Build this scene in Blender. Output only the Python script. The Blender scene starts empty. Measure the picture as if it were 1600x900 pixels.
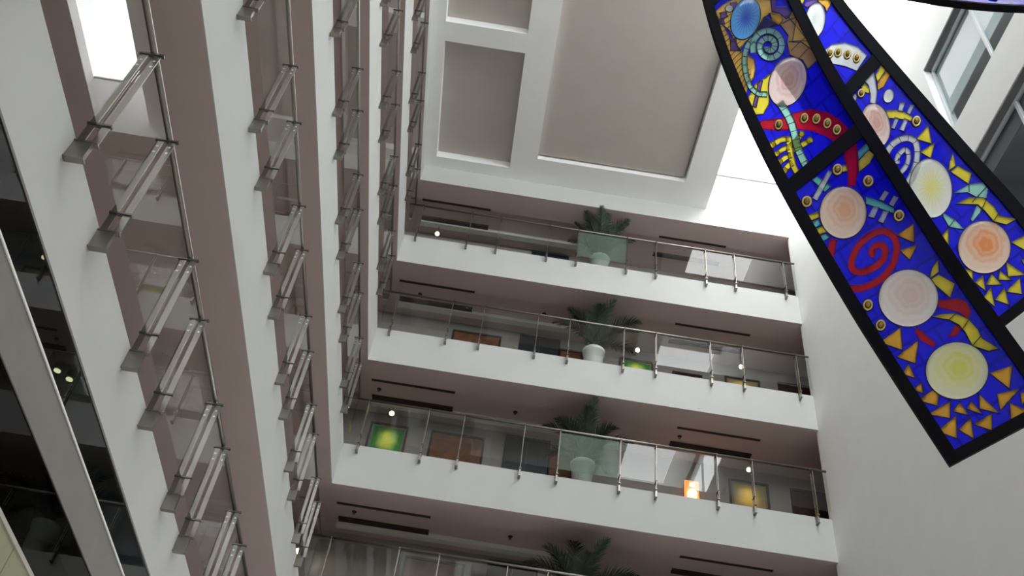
import bpy, bmesh, math, random
from mathutils import Vector, Matrix
from mathutils.geometry import tessellate_polygon
random.seed(7)
C = bpy.context.scene.collection
sc = bpy.context.scene

# ------------------------------------------------------------------ camera
CZ = 1.6
PITCH, ROLL, YAW, FPX = 0.7933, 0.1559, 0.0004, 1479.0
def cam_axes():
    cp, sp = math.cos(PITCH), math.sin(PITCH)
    Z = Matrix.Rotation(YAW, 3, 'Z')
    f = Z @ Vector((0, cp, sp)); r = Z @ Vector((1, 0, 0)); u = Z @ Vector((0, -sp, cp))
    cr, sr = math.cos(ROLL), math.sin(ROLL)
    return r * cr + u * sr, u * cr - r * sr, f
CR, CU, CF = cam_axes()
CAM = Vector((0, 0, CZ))
cd = bpy.data.cameras.new('camera'); cam = bpy.data.objects.new('camera', cd); C.objects.link(cam)
cd.sensor_width = 36; cd.lens = FPX / 1600 * 36; cd.clip_end = 200
cam.matrix_world = Matrix((( CR.x, CU.x, -CF.x, 0), (CR.y, CU.y, -CF.y, 0), (CR.z, CU.z, -CF.z, CZ), (0, 0, 0, 1)))
sc.camera = cam
def ray(px, py): return CF + CR * ((px - 800) / FPX) - CU * ((py - 450) / FPX)
def on_y(px, py, y): d = ray(px, py); return CAM + d * (y / d.y)
def on_z(px, py, z): d = ray(px, py); return CAM + d * ((z - CZ) / d.z)

# ------------------------------------------------------------------ materials
def mat(name, col, rough=.6, metal=0., emis=None, es=0., spec=.3, noise=0., nscale=8.):
    m = bpy.data.materials.new(name); m.use_nodes = True
    nt = m.node_tree; b = nt.nodes['Principled BSDF']
    b.inputs['Base Color'].default_value = (*col, 1); b.inputs['Roughness'].default_value = rough
    b.inputs['Metallic'].default_value = metal; b.inputs['Specular IOR Level'].default_value = spec
    if emis: b.inputs['Emission Color'].default_value = (*emis, 1); b.inputs['Emission Strength'].default_value = es
    if noise:
        t = nt.nodes.new('ShaderNodeTexCoord'); n = nt.nodes.new('ShaderNodeTexNoise'); n.inputs['Scale'].default_value = nscale
        n.inputs['Detail'].default_value = 4
        r = nt.nodes.new('ShaderNodeValToRGB')
        r.color_ramp.elements[0].color = (*[c * (1 - noise) for c in col], 1); r.color_ramp.elements[1].color = (*[min(1, c * (1 + noise)) for c in col], 1)
        r.color_ramp.elements[0].position = .3; r.color_ramp.elements[1].position = .7
        nt.links.new(t.outputs['Object'], n.inputs['Vector']); nt.links.new(n.outputs['Fac'], r.inputs['Fac']); nt.links.new(r.outputs['Color'], b.inputs['Base Color'])
    return m
def sheet_glass(name, tint, ior=1.5, haze=0., hcol=(.2, .3, .24)):
    m = bpy.data.materials.new(name); m.use_nodes = True; nt = m.node_tree; nt.nodes.clear()
    o = nt.nodes.new('ShaderNodeOutputMaterial'); tr = nt.nodes.new('ShaderNodeBsdfTransparent'); tr.inputs[0].default_value = (*tint, 1)
    g = nt.nodes.new('ShaderNodeBsdfGlossy'); g.inputs['Roughness'].default_value = .0
    fr = nt.nodes.new('ShaderNodeFresnel'); fr.inputs['IOR'].default_value = ior
    geo = nt.nodes.new('ShaderNodeNewGeometry')
    mul = nt.nodes.new('ShaderNodeMath'); mul.operation = 'MULTIPLY'
    inv = nt.nodes.new('ShaderNodeMath'); inv.operation = 'SUBTRACT'; inv.inputs[0].default_value = 1
    nt.links.new(geo.outputs['Backfacing'], inv.inputs[1]); nt.links.new(fr.outputs[0], mul.inputs[0]); nt.links.new(inv.outputs[0], mul.inputs[1])
    mx = nt.nodes.new('ShaderNodeMixShader'); nt.links.new(mul.outputs[0], mx.inputs[0])
    src = tr
    if haze:
        d = nt.nodes.new('ShaderNodeBsdfDiffuse'); d.inputs[0].default_value = (*hcol, 1)
        h = nt.nodes.new('ShaderNodeMixShader'); h.inputs[0].default_value = haze
        nt.links.new(tr.outputs[0], h.inputs[1]); nt.links.new(d.outputs[0], h.inputs[2]); src = h
    nt.links.new(src.outputs[0], mx.inputs[1]); nt.links.new(g.outputs[0], mx.inputs[2]); nt.links.new(mx.outputs[0], o.inputs[0])
    return m
def art_glass(name, col, pat=None, col2=None, dif=.12, clear=.06):
    """translucent coloured glass: light from behind shines through"""
    m = bpy.data.materials.new(name); m.use_nodes = True; nt = m.node_tree; nt.nodes.clear(); N = nt.nodes; L = nt.links
    o = N.new('ShaderNodeOutputMaterial'); t = N.new('ShaderNodeBsdfTranslucent'); d = N.new('ShaderNodeBsdfDiffuse'); g = N.new('ShaderNodeBsdfGlossy')
    g.inputs['Roughness'].default_value = .12; g.inputs[0].default_value = (.9, .9, .9, 1)
    a = N.new('ShaderNodeMixShader'); a.inputs[0].default_value = dif
    cl = N.new('ShaderNodeBsdfTransparent'); tc0 = N.new('ShaderNodeMixShader'); tc0.inputs[0].default_value = clear
    L.new(t.outputs[0], tc0.inputs[1]); L.new(cl.outputs[0], tc0.inputs[2])
    L.new(tc0.outputs[0], a.inputs[1]); L.new(d.outputs[0], a.inputs[2])
    b = N.new('ShaderNodeMixShader'); fr = N.new('ShaderNodeFresnel'); fr.inputs['IOR'].default_value = 1.35
    L.new(fr.outputs[0], b.inputs[0]); L.new(a.outputs[0], b.inputs[1]); L.new(g.outputs[0], b.inputs[2])
    L.new(b.outputs[0], o.inputs[0])
    uv = N.new('ShaderNodeUVMap'); uv.uv_map = 'uv'
    n = N.new('ShaderNodeTexNoise'); r = N.new('ShaderNodeValToRGB')
    c2 = col2 or tuple(c * .86 for c in col)
    if pat == 'radial':            # pressed glass rondel: rippled rings round an off-centre eye
        sub = N.new('ShaderNodeVectorMath'); sub.operation = 'SUBTRACT'; sub.inputs[1].default_value = (.04, -.1, 0)
        ln = N.new('ShaderNodeVectorMath'); ln.operation = 'LENGTH'
        n.inputs['Scale'].default_value = 2.2; n.inputs['Detail'].default_value = 3
        mm = N.new('ShaderNodeMath'); mm.operation = 'MULTIPLY_ADD'; mm.inputs[1].default_value = .45
        w = N.new('ShaderNodeMath'); w.operation = 'SINE'
        w2 = N.new('ShaderNodeMath'); w2.operation = 'MULTIPLY'; w2.inputs[1].default_value = 26
        w3 = N.new('ShaderNodeMath'); w3.operation = 'MULTIPLY_ADD'; w3.inputs[1].default_value = .15
        L.new(uv.outputs[0], sub.inputs[0]); L.new(uv.outputs[0], n.inputs['Vector']); L.new(sub.outputs[0], ln.inputs[0])
        L.new(n.outputs['Fac'], mm.inputs[0]); L.new(ln.outputs['Value'], mm.inputs[2])
        L.new(mm.outputs[0], w2.inputs[0]); L.new(w2.outputs[0], w.inputs[0]); L.new(w.outputs[0], w3.inputs[0]); L.new(mm.outputs[0], w3.inputs[2])
        w4 = N.new('ShaderNodeMath'); w4.operation = 'MULTIPLY'; w4.inputs[1].default_value = .62; L.new(w3.outputs[0], w4.inputs[0]); L.new(w4.outputs[0], r.inputs['Fac'])
        r.color_ramp.elements[0].position = .24; r.color_ramp.elements[0].color = (*c2, 1)
        r.color_ramp.elements[1].position = .68; r.color_ramp.elements[1].color = (*col, 1)
    elif pat == 'rays':
        sep = N.new('ShaderNodeSeparateXYZ'); at = N.new('ShaderNodeMath'); at.operation = 'ARCTAN2'
        L.new(uv.outputs[0], sep.inputs[0]); L.new(sep.outputs[0], at.inputs[0]); L.new(sep.outputs[1], at.inputs[1])
        k = N.new('ShaderNodeMath'); k.operation = 'MULTIPLY'; k.inputs[1].default_value = 22; s = N.new('ShaderNodeMath'); s.operation = 'SINE'
        L.new(at.outputs[0], k.inputs[0]); L.new(k.outputs[0], s.inputs[0])
        ln = N.new('ShaderNodeVectorMath'); ln.operation = 'LENGTH'; L.new(uv.outputs[0], ln.inputs[0])
        q = N.new('ShaderNodeMath'); q.operation = 'MULTIPLY_ADD'; q.inputs[1].default_value = .18
        L.new(s.outputs[0], q.inputs[0]); L.new(ln.outputs['Value'], q.inputs[2]); L.new(q.outputs[0], r.inputs['Fac'])
        r.color_ramp.elements[0].position = .1; r.color_ramp.elements[0].color = (*c2, 1)
        r.color_ramp.elements[1].position = .75; r.color_ramp.elements[1].color = (*col, 1)
    elif pat == 'tiles':           # small squares joined with thin lead
        br = N.new('ShaderNodeTexBrick'); br.offset = .5; br.inputs['Scale'].default_value = 1
        br.inputs['Color1'].default_value = (*col, 1); br.inputs['Color2'].default_value = (*c2, 1); br.inputs['Mortar'].default_value = (*[c * .7 for c in c2], 1)
        br.inputs['Mortar Size'].default_value = .012; br.inputs['Brick Width'].default_value = .26; br.inputs['Row Height'].default_value = .2
        L.new(uv.outputs[0], br.inputs['Vector'])
    else:
        n.inputs['Scale'].default_value = 5; n.inputs['Detail'].default_value = 2
        tc = N.new('ShaderNodeTexCoord'); L.new(tc.outputs['Object'], n.inputs['Vector']); L.new(n.outputs['Fac'], r.inputs['Fac'])
        r.color_ramp.elements[0].position = .35; r.color_ramp.elements[0].color = (*c2, 1)
        r.color_ramp.elements[1].position = .65; r.color_ramp.elements[1].color = (*col, 1)
    src = br.outputs['Color'] if pat == 'tiles' else r.outputs['Color']
    L.new(src, t.inputs[0]); L.new(src, d.inputs[0]); L.new(src, cl.inputs[0])
    return m

M = dict(
    white=mat('white_paint', (.90, .895, .88), .7, noise=.015, nscale=2),
    fascia=mat('fascia_paint', (.56, .56, .545), .7, noise=.02, nscale=1.5),
    mauve=mat('mauve_paint', (.56, .45, .435), .75, noise=.02, nscale=2),
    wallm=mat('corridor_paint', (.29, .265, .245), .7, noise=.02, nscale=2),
    light=mat('pale_plaster', (.66, .66, .63), .7),
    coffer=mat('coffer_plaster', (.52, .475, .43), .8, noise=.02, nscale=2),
    floor=mat('floor_stone', (.80, .77, .72), .35, noise=.08, nscale=1.2),
    carpet=mat('gallery_floor', (.33, .27, .22), .8, noise=.1, nscale=6),
    steel=mat('brushed_steel', (.29, .27, .245), .36, 1.),
    steel_d=mat('dark_steel', (.16, .145, .135), .4, .9),
    black=mat('black_frame', (.008, .008, .011), .6, spec=.06),
    bolt=mat('bolt_head', (.80, .79, .76), .4, .4),
    lead=mat('lead_came', (.015, .015, .02), .5),
    dark=mat('dark_room', (.025, .028, .03), .6),
    slot=mat('slot_black', (.035, .022, .02), .7),
    frame_w=mat('white_frame', (.72, .74, .75), .5),
    grey=mat('grey_frame', (.17, .17, .175), .5),
    greyroom=mat('grey_room', (.34, .375, .405), .8), greyblind=mat('grey_blind', (.20, .215, .23), .8),
    blind=mat('roller_blind', (.62, .65, .66), .8),
    beam=mat('beam_paint', (.24, .225, .21), .8, noise=.05, nscale=5),
    ywall=mat('yellow_lit_plaster', (.34, .33, .23), .8, noise=.06, nscale=4),  # yellow light on the lower left band is put into this colour
    wood=mat('brown_wood', (.16, .072, .036), .45, noise=.25, nscale=5),
    wood_d=mat('dark_wood', (.05, .03, .024), .45, noise=.2, nscale=5),
    lift=mat('lift_steel', (.06, .068, .075), .35, .6),
    pot=mat('white_pot', (.78, .78, .75), .45), soil=mat('soil', (.05, .035, .025), .9),
    frond=mat('palm_leaf', (.032, .048, .028), .6, noise=.35, nscale=9), stem=mat('palm_stem', (.10, .085, .04), .7),
    pframe=mat('picture_frame', (.10, .085, .06), .4, .3), mount=mat('picture_mount', (.22, .21, .17), .7),
    lamp=mat('lamp_glow', (1, .9, .7), .5, emis=(1, .74, .40), es=6.),
    sconce=mat('sconce_glow', (.5, .2, .06), .5, emis=(1, .30, .07), es=1.0),
    sconce_b=mat('sconce_disc', (1, .8, .5), .5, emis=(1, .66, .30), es=2.2),
    brass=mat('brass_rim', (.82, .60, .20), .35, .5), brass_d=mat('brass_eye', (.38, .27, .07), .35, .6),
    rail=sheet_glass('railing_glass', (.93, .95, .935), 1.6),
    railg=sheet_glass('green_railing_glass', (.80, .88, .82), 1.6, .24, (.25, .33, .265)),
    frost=sheet_glass('skylight_glass', (.79, .805, .815), 1.45),
    pane=sheet_glass('window_glass', (.93, .96, .97), 1.45),
    smoke=sheet_glass('smoked_glass', (.30, .36, .37), 1.45),
    smoke2=sheet_glass('black_glazing', (.16, .18, .18), 1.25),
)
def painting(name, inner, outer, dark):
    m = mat(name, outer, .6); nt = m.node_tree; N = nt.nodes; L = nt.links
    tc = N.new('ShaderNodeTexCoord'); mp = N.new('ShaderNodeMapping'); mp.inputs['Location'].default_value = (-.5, 0, -.62); mp.inputs['Scale'].default_value = (1, 0, 1)
    ln = N.new('ShaderNodeVectorMath'); ln.operation = 'LENGTH'; n = N.new('ShaderNodeTexNoise'); n.inputs['Scale'].default_value = 4
    a = N.new('ShaderNodeMath'); a.operation = 'MULTIPLY_ADD'; a.inputs[1].default_value = .35
    r = N.new('ShaderNodeValToRGB'); e = r.color_ramp.elements
    e[0].position = .13; e[0].color = (*dark, 1); e[1].position = .62; e[1].color = (*outer, 1)
    x = e.new(.18); x.color = (*inner, 1); x = e.new(.38); x.color = (*[(p + q) / 2 for p, q in zip(inner, outer)], 1)
    L.new(tc.outputs['Generated'], mp.inputs['Vector']); L.new(mp.outputs[0], ln.inputs[0]); L.new(tc.outputs['Generated'], n.inputs['Vector'])
    L.new(n.outputs['Fac'], a.inputs[0]); L.new(ln.outputs['Value'], a.inputs[2]); L.new(a.outputs[0], r.inputs['Fac'])
    L.new(r.outputs['Color'], N['Principled BSDF'].inputs['Base Color'])
    return m
M['pgreen'] = painting('green_painting', (.62, .68, .10), (.05, .24, .06), (.30, .25, .05))
M['pyellow'] = painting('yellow_painting', (.75, .52, .08), (.36, .27, .12), (.50, .38, .1))
G = dict(
    blue=art_glass('cobalt_glass', (.014, .014, .92), 'tiles', (.011, .011, .80)),
    red=art_glass('ruby_glass', (.60, .01, .035)), yellow=art_glass('lemon_glass', (1.0, .85, .07)),
    amber=art_glass('amber_glass', (1, .66, .14), None, (.90, .50, .10)), orange=art_glass('orange_glass', (.97, .52, .06)),
    brown=art_glass('brown_glass', (.62, .38, .14), None, (.48, .27, .14)), mint=art_glass('mint_glass', (.42, .88, .72)),
    teal=art_glass('teal_glass', (.20, .76, .66)), white=art_glass('milk_glass', (.80, .84, .86)),
    purple=art_glass('purple_glass', (.20, .10, .42)), navy=art_glass('navy_glass', (.015, .012, .16)),
    r_blue=art_glass('blue_rondel', (.16, .50, 1.0), 'rays', (.05, .10, .62)),
    r_pink=art_glass('pink_rondel', (.93, .74, .68), 'radial', (.72, .42, .36)),
    r_peach=art_glass('peach_rondel', (.90, .72, .58), 'radial', (.85, .48, .30)),
    r_shell=art_glass('shell_rondel', (.92, .85, .78), 'radial', (.84, .66, .58)),
    r_lemon=art_glass('lemon_rondel', (.88, .90, .60), 'radial', (.85, .82, .20)),
    r_cream=art_glass('cream_rondel', (.88, .90, .82), 'rays', (.86, .82, .25)),
    r_orange=art_glass('orange_rondel', (.92, .72, .56), 'radial', (.95, .34, .12)),
    r_white=art_glass('white_rondel', (.86, .90, .88), 'rays', (.70, .76, .72)),
)

# ------------------------------------------------------------------ mesh helpers
def new_bm(): return bmesh.new()
def box(bm, a, b, mi=0):
    x0, y0, z0 = a; x1, y1, z1 = b
    v = [bm.verts.new(p) for p in ((x0, y0, z0), (x1, y0, z0), (x1, y1, z0), (x0, y1, z0), (x0, y0, z1), (x1, y0, z1), (x1, y1, z1), (x0, y1, z1))]
    for q in ((3, 2, 1, 0), (4, 5, 6, 7), (0, 1, 5, 4), (1, 2, 6, 5), (2, 3, 7, 6), (3, 0, 4, 7)):
        f = bm.faces.new([v[i] for i in q]); f.material_index = mi
def tube(bm, pts, rad, seg=10, mi=0, cap=True):
    pts = [Vector(p) for p in pts]; rings = []
    rads = rad if isinstance(rad, (list, tuple)) else [rad] * len(pts)
    for i, p in enumerate(pts):
        t = (pts[min(i + 1, len(pts) - 1)] - pts[max(i - 1, 0)]).normalized()
        a = t.orthogonal().normalized() if i == 0 else (rings[-1][1] - t * rings[-1][1].dot(t)).normalized()
        b = t.cross(a)
        rings.append(([bm.verts.new(p + (a * math.cos(2 * math.pi * k / seg) + b * math.sin(2 * math.pi * k / seg)) * rads[i]) for k in range(seg)], a))
    for i in range(len(rings) - 1):
        for k in range(seg):
            f = bm.faces.new((rings[i][0][k], rings[i][0][(k + 1) % seg], rings[i + 1][0][(k + 1) % seg], rings[i + 1][0][k])); f.material_index = mi; f.smooth = True
    if cap:
        f = bm.faces.new(list(reversed(rings[0][0]))); f.material_index = mi
        f = bm.faces.new(rings[-1][0]); f.material_index = mi
def lathe(bm, prof, cen=(0, 0, 0), seg=28, mi=0, smooth=True):
    cen = Vector(cen); rings = []
    for r, z in prof:
        rings.append([bm.verts.new(cen + Vector((r * math.cos(2 * math.pi * k / seg), r * math.sin(2 * math.pi * k / seg), z))) for k in range(seg)])
    for i in range(len(rings) - 1):
        for k in range(seg):
            f = bm.faces.new((rings[i][k], rings[i][(k + 1) % seg], rings[i + 1][(k + 1) % seg], rings[i + 1][k])); f.material_index = mi; f.smooth = smooth
    bm.faces.new(list(reversed(rings[0]))).material_index = mi; bm.faces.new(rings[-1]).material_index = mi
def holed(bm, u0, u1, v0, v1, holes, mk):
    """rectangle with rectangular holes cut into boxes; mk(ua,ub,va,vb) adds one box"""
    us = sorted({u0, u1, *[h[0] for h in holes], *[h[1] for h in holes]}); vs = sorted({v0, v1, *[h[2] for h in holes], *[h[3] for h in holes]})
    for i in range(len(us) - 1):
        j = 0
        while j < len(vs) - 1:
            def inside(jj):
                cu, cv = (us[i] + us[i + 1]) / 2, (vs[jj] + vs[jj + 1]) / 2
                return any(h[0] < cu < h[1] and h[2] < cv < h[3] for h in holes)
            if inside(j): j += 1; continue
            k = j
            while k + 1 < len(vs) - 1 and not inside(k + 1): k += 1
            mk(us[i], us[i + 1], vs[j], vs[k + 1]); j = k + 1
def obj(name, bm, mats, parent=None, bevel=0.):
    bmesh.ops.recalc_face_normals(bm, faces=bm.faces)
    me = bpy.data.meshes.new(name); bm.to_mesh(me); bm.free()
    for m in (mats if isinstance(mats, (list, tuple)) else [mats]): me.materials.append(m)
    o = bpy.data.objects.new(name, me); C.objects.link(o)
    if parent: o.parent = parent
    if bevel:
        md = o.modifiers.new('bevel', 'BEVEL'); md.width = bevel; md.segments = 2; md.limit_method = 'ANGLE'
    return o
def bx(name, a, b, m, parent=None, bevel=0.):
    bm = new_bm(); box(bm, a, b); return obj(name, bm, m, parent, bevel)
def tag(o, label, cat, group=None):
    o['label'] = label; o['category'] = cat
    if group: o['group'] = group
    return o
def thing(name, label, cat, loc=(0, 0, 0), group=None):
    o = bpy.data.objects.new(name, None); C.objects.link(o); o.location = loc; o.empty_display_size = .1
    return tag(o, label, cat, group)
def struct(o, label=None):
    o['kind'] = 'structure'
    if label: o['label'] = label
    return o
def link_copy(o, parent=None, loc=None):
    c = o.copy(); C.objects.link(c)
    if parent: c.parent = parent
    if loc is not None: c.location = loc
    for ch in list(o.children): link_copy(ch, c)
    return c

# ------------------------------------------------------------------ the building
XL, XR, D = -2.853, 7.035, 15.84           # atrium faces: left gallery, right wall, back gallery
YF = -9.0                                  # far end behind the viewer
DEP = 1.96                                 # corridor depth
YB = D + DEP; XB = XL - DEP; XE = 9.2
ZB = {1: 5.576, 2: 8.41, 3: 11.625, 4: 14.82, 5: 18.017, 6: 21.20}
FT = {1: 6.19, 2: 9.35, 3: 12.58, 4: 15.775, 5: 18.972}
ZC = 21.834                                # flat of the coffered ceiling
ZS = 23.45                                 # skylight
XC = 4.83                                  # edge of the ceiling, skylight beyond

struct(bx('floor', (XB - .3, YF - .3, -.3), (XE + .3, YB + .3, 0), M['floor']), 'pale stone floor of the atrium')
names = {1: 'lowest', 2: 'second', 3: 'third', 4: 'fourth', 5: 'topmost', 6: 'roof'}
for n in range(1, 7):
    zb = ZB[n]; zt = zb + (.5 if n == 1 else .85)
    bm = new_bm()
    # edge beam and the corridor ceiling, stepped up behind it
    box(bm, (XL, D + .012, zb + .001), (XE, D + .70, zt)); box(bm, (XL - .45, D + .70, zb + .10), (XE, YB, zt))
    box(bm, (XL - .45, YF, zb + .001), (XL - .012, D + .70, zt)); box(bm, (XB, YF, zb + .10), (XL - .45, YB, zt))
    box(bm, (XL - .012, D + .012, zb + .001), (XL, D + .70, zt))
    s = struct(obj('gallery_slab', bm, M['mauve']), 'mauve painted slab and soffit of the %s gallery level' % names[n])
    top = FT[n] if n < 6 else ZS
    bm = new_bm()
    box(bm, (XL - .012, D, zb), (XR, D + .012, top)); box(bm, (XL - .012, D + .012, zt + .002), (XR, D + .12, top))
    box(bm, (XL - .012, YF, zb), (XL, D, top if n < 6 else ZC + .3)); box(bm, (XL - .12, YF, zt + .002), (XL - .012, D, top if n < 6 else ZC + .3))
    f = obj('fascia', bm, M['fascia'], s); f['label'] = 'white fascia edge'
    if n < 6:
        bm = new_bm(); box(bm, (XL, D + .13, zt + .001), (XE, YB, zt + .012)); box(bm, (XB, YF, zt + .001), (XL - .13, YB, zt + .012))
        obj('floor_covering', bm, M['carpet'], s)
# corridor walls behind the galleries
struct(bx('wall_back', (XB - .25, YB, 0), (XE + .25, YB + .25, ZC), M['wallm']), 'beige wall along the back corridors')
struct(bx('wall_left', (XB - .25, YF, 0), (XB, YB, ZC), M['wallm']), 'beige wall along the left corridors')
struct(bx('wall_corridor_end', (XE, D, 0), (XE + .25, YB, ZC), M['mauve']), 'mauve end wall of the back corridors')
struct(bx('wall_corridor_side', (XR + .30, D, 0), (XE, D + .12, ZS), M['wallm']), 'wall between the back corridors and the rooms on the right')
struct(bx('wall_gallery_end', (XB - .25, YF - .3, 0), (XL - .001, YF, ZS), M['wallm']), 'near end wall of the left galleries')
# pale ledge at the top of the back corridor wall
for i, n in enumerate((3, 4, 5, 6)):
    struct(bx('trim_%d' % (i + 1), (XL + .05, D + 1.44, ZB[n] + .0), (1.62, D + 1.61, ZB[n] + .099), M['light']))

# right wall with rows of deep windows
WY0, WY1 = 1.6, 8.80
wins = [(15.87, 18.05, 2), (12.66, 14.84, 3), (19.08, 21.26, 1)]
bm = new_bm()
holed(bm, YF, D + .12, 0, ZS, [(WY0, WY1, a, b) for a, b, _ in wins] + [(12.0, 15.4, .35, 3.2)], lambda a, b, c, d: box(bm, (XR, a, c), (XR + .30, b, d)))  # the low opening is added out of view, as a source for the soffits
struct(obj('wall_right', bm, M['white']), 'tall plain white wall on the right')
for a, b, k in wins:
    w = bpy.data.objects.new('window_%d' % k, None); C.objects.link(w); w.location = (XR + .12, WY1, a); struct(w, 'long window in the white right wall')
    def P(name, bm, m): o = obj(name, bm, m, w); o.matrix_parent_inverse = Matrix.Translation(-w.location); return o
    bm = new_bm(); box(bm, (XR + .02, WY0, b - .03), (XR + .20, WY1, b - .001)); P('head', bm, M['grey'])
    bm = new_bm(); x0, x1 = XR + .13, XR + .19
    box(bm, (x0, WY0, a), (x1, WY1, a + .05)); box(bm, (x0, WY1 - .05, a), (x1, WY1, b)); box(bm, (x0, WY0, a), (x1, WY0 + .05, b)); box(bm, (x0, WY0, b - .08), (x1, WY1, b - .03)); P('window_frame', bm, M['frame_w'])
    for y in (7.33, 5.86, 4.39, 2.92):
        bm = new_bm(); box(bm, (x0, y - .025, a + .05), (x1, y + .025, b - .08)); P('mullion', bm, M['frame_w'])
    bm = new_bm(); box(bm, (XR + .155, WY0 + .05, a + .05), (XR + .163, WY1 - .05, b - .08)); P('pane', bm, M['pane'])
    if k > 1:
        bm = new_bm(); z = a + (.78 if k == 2 else 1.75); box(bm, (XR + .215, WY0, z), (XR + .23, WY1, b - .03)); P('roller_blind', bm, M['blind'] if k == 2 else M['greyblind'])
        bm = new_bm(); X = XR + 1.3
        box(bm, (X, WY0 - .2, a - .3), (X + .1, WY1 + .2, b + .3)); box(bm, (XR + .30, WY0 - .2, a - .4), (X + .1, WY1 + .2, a - .3)); box(bm, (XR + .30, WY0 - .2, b + .3), (X + .1, WY1 + .2, b + .4))
        box(bm, (XR + .30, WY0 - .3, a - .4), (X + .1, WY0 - .2, b + .4)); box(bm, (XR + .30, WY1 + .2, a - .4), (X + .1, WY1 + .3, b + .4))
        P('room', bm, M['greyroom'])

w = bpy.data.objects.new('window_7', None); C.objects.link(w); w.location = (XR + .1, 12.0, .35); struct(w, 'unseen glazing added low in the right wall to light the soffits')  # added glazing, never in view, sends daylight up to the soffits
bm = new_bm(); box(bm, (.05, .05, .05), (.06, 3.35, 2.8)); obj('pane', bm, M['pane'], w)
bm = new_bm(); box(bm, (0, 0, 0), (.1, 3.4, .05)); box(bm, (0, 0, 2.8), (.1, 3.4, 2.85)); [box(bm, (0, y - .03, .05), (.1, y + .03, 2.8)) for y in (.03, 1.7, 3.37)]; obj('window_frame', bm, M['frame_w'], w)
# coffered ceiling and the skylight strip beside it
cells = [(-2.54, -.57, 12.0 - 4.0 * i, 15.48 - 4.0 * i) for i in range(6)]
big = (.13, 4.08, -6.0, 15.05)
bm = new_bm()
holed(bm, XL, XC, YF, D, [c for c in cells if c[2] > YF] + [big], lambda a, b, c, d: box(bm, (a, c, ZC), (b, d, ZC + .24)))
box(bm, (XC - .12, YF, ZC + .24), (XC, D, ZS + .02))
ce = struct(obj('ceiling', bm, M['white']), 'white coffered ceiling over the atrium')
for c in [c for c in cells if c[2] > YF]:
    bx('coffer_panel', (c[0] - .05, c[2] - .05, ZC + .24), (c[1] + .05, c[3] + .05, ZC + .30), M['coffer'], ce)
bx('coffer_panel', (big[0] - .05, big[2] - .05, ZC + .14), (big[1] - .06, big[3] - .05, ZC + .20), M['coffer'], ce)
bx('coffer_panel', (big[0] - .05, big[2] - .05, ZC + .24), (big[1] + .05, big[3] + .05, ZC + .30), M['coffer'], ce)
sk = bpy.data.objects.new('window_4', None); C.objects.link(sk); sk.location = (XC, D, ZS); struct(sk, 'skylight strip between the ceiling and the right wall')
def PS(name, bm, m): o = obj(name, bm, m, sk); o.matrix_parent_inverse = Matrix.Translation(-sk.location); return o
bm = new_bm(); box(bm, (XC, YF, ZS + .03), (XR, D, ZS + .04)); PS('pane', bm, M['frost'])
for y in (13.6 - 4.4, 13.6 - 8.8, 13.6 - 13.2, 13.6 - 17.6):
    bm = new_bm(); box(bm, (XC, y - .22, ZS - .55), (XR, y + .22, ZS + .02)); PS('cross_beam', bm, M['white'])
bm = new_bm(); box(bm, (XC, D - .03, ZS - .02), (XR, D - .001, ZS + .03)); PS('curb', bm, M['grey'])
# far end behind the viewer
bm = new_bm()
holed(bm, XL, XR, 0, ZS, [(XL + .8, XR - .8, .4 + 3.2 * i, 2.9 + 3.2 * i) for i in (5, 6)], lambda a, b, c, d: box(bm, (a, YF - .3, c), (b, YF, d)))
bm2 = new_bm(); [box(bm2, (XL + .81, YF - .16, .41 + 3.2 * i), (XR - .81, YF - .15, 2.89 + 3.2 * i)) for i in (5, 6)]
struct(obj('window_8', bm2, M['pane']), 'upper windows of the end wall behind the viewer')
struct(obj('wall_front', bm, M['white']), 'white end wall with bands of windows behind the viewer')

# below the lowest gallery on the left: smoked glass, a grey beam, dark glazing, a plaster band coloured as lit yellow
bm = new_bm(); box(bm, (XL - .03, YF, 5.25), (XL - .015, D, 5.574))
struct(obj('window_5', bm, M['smoke']), 'dark smoked clerestory glass under the lowest gallery')
bm = new_bm(); box(bm, (XL - .20, YF, 4.91), (XL - .005, D, 5.235)); box(bm, (XL - .2, YF, 5.235), (XL + .004, D, 5.25), 1)
struct(obj('gallery_beam', bm, [M['beam'], M['white']], None), 'grey beam with a thin pale lip below the smoked glass')
bm = new_bm(); box(bm, (XL - .03, YF, 4.42), (XL - .015, D, 4.91))
struct(obj('window_6', bm, M['smoke2']), 'black glazing below the grey beam')
bm = new_bm(); box(bm, (XL - .15, YF, 3.2), (XL - .005, 5.70, 4.39)); box(bm, (XL - .15, 5.71, 3.2), (XL - .005, D, 4.39)); box(bm, (XL - .15, YF, 4.39), (XL + .004, 5.70, 4.42), 1); box(bm, (XL - .15, 5.71, 4.39), (XL + .004, D, 4.42), 1)
struct(obj('gallery_wall', bm, [M['ywall'], M['coffer']], None), 'plaster band painted as lit yellow, with a pale lip at the lower left')
bm = new_bm(); box(bm, (XL - .85, YF, 3.0), (XL - .80, D, 5.57)); struct(obj('wall_recess', bm, M['dark'], None), 'dark wall behind the smoked glass')
for i, (px, py) in enumerate(((107, 595), (86, 585))):
    p = on_z(px, py, 5.50 - .02 * i)
    t = thing('downlight', ['warm round downlight glowing behind the smoked glass, the one away from the pale lip', 'warm round downlight glowing behind the smoked glass, touching the pale lip'][i], 'light', (p.x, p.y, 5.576), 'downlights behind the smoked glass')
    bm = new_bm(); lathe(bm, [(.030, -.06), (.036, -.055), (.036, 0)], seg=16); obj('housing', bm, M['steel'], t)
    bm = new_bm(); lathe(bm, [(.024, -.066), (.024, -.061)], seg=16); obj('lens', bm, M['lamp'], t)

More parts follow.
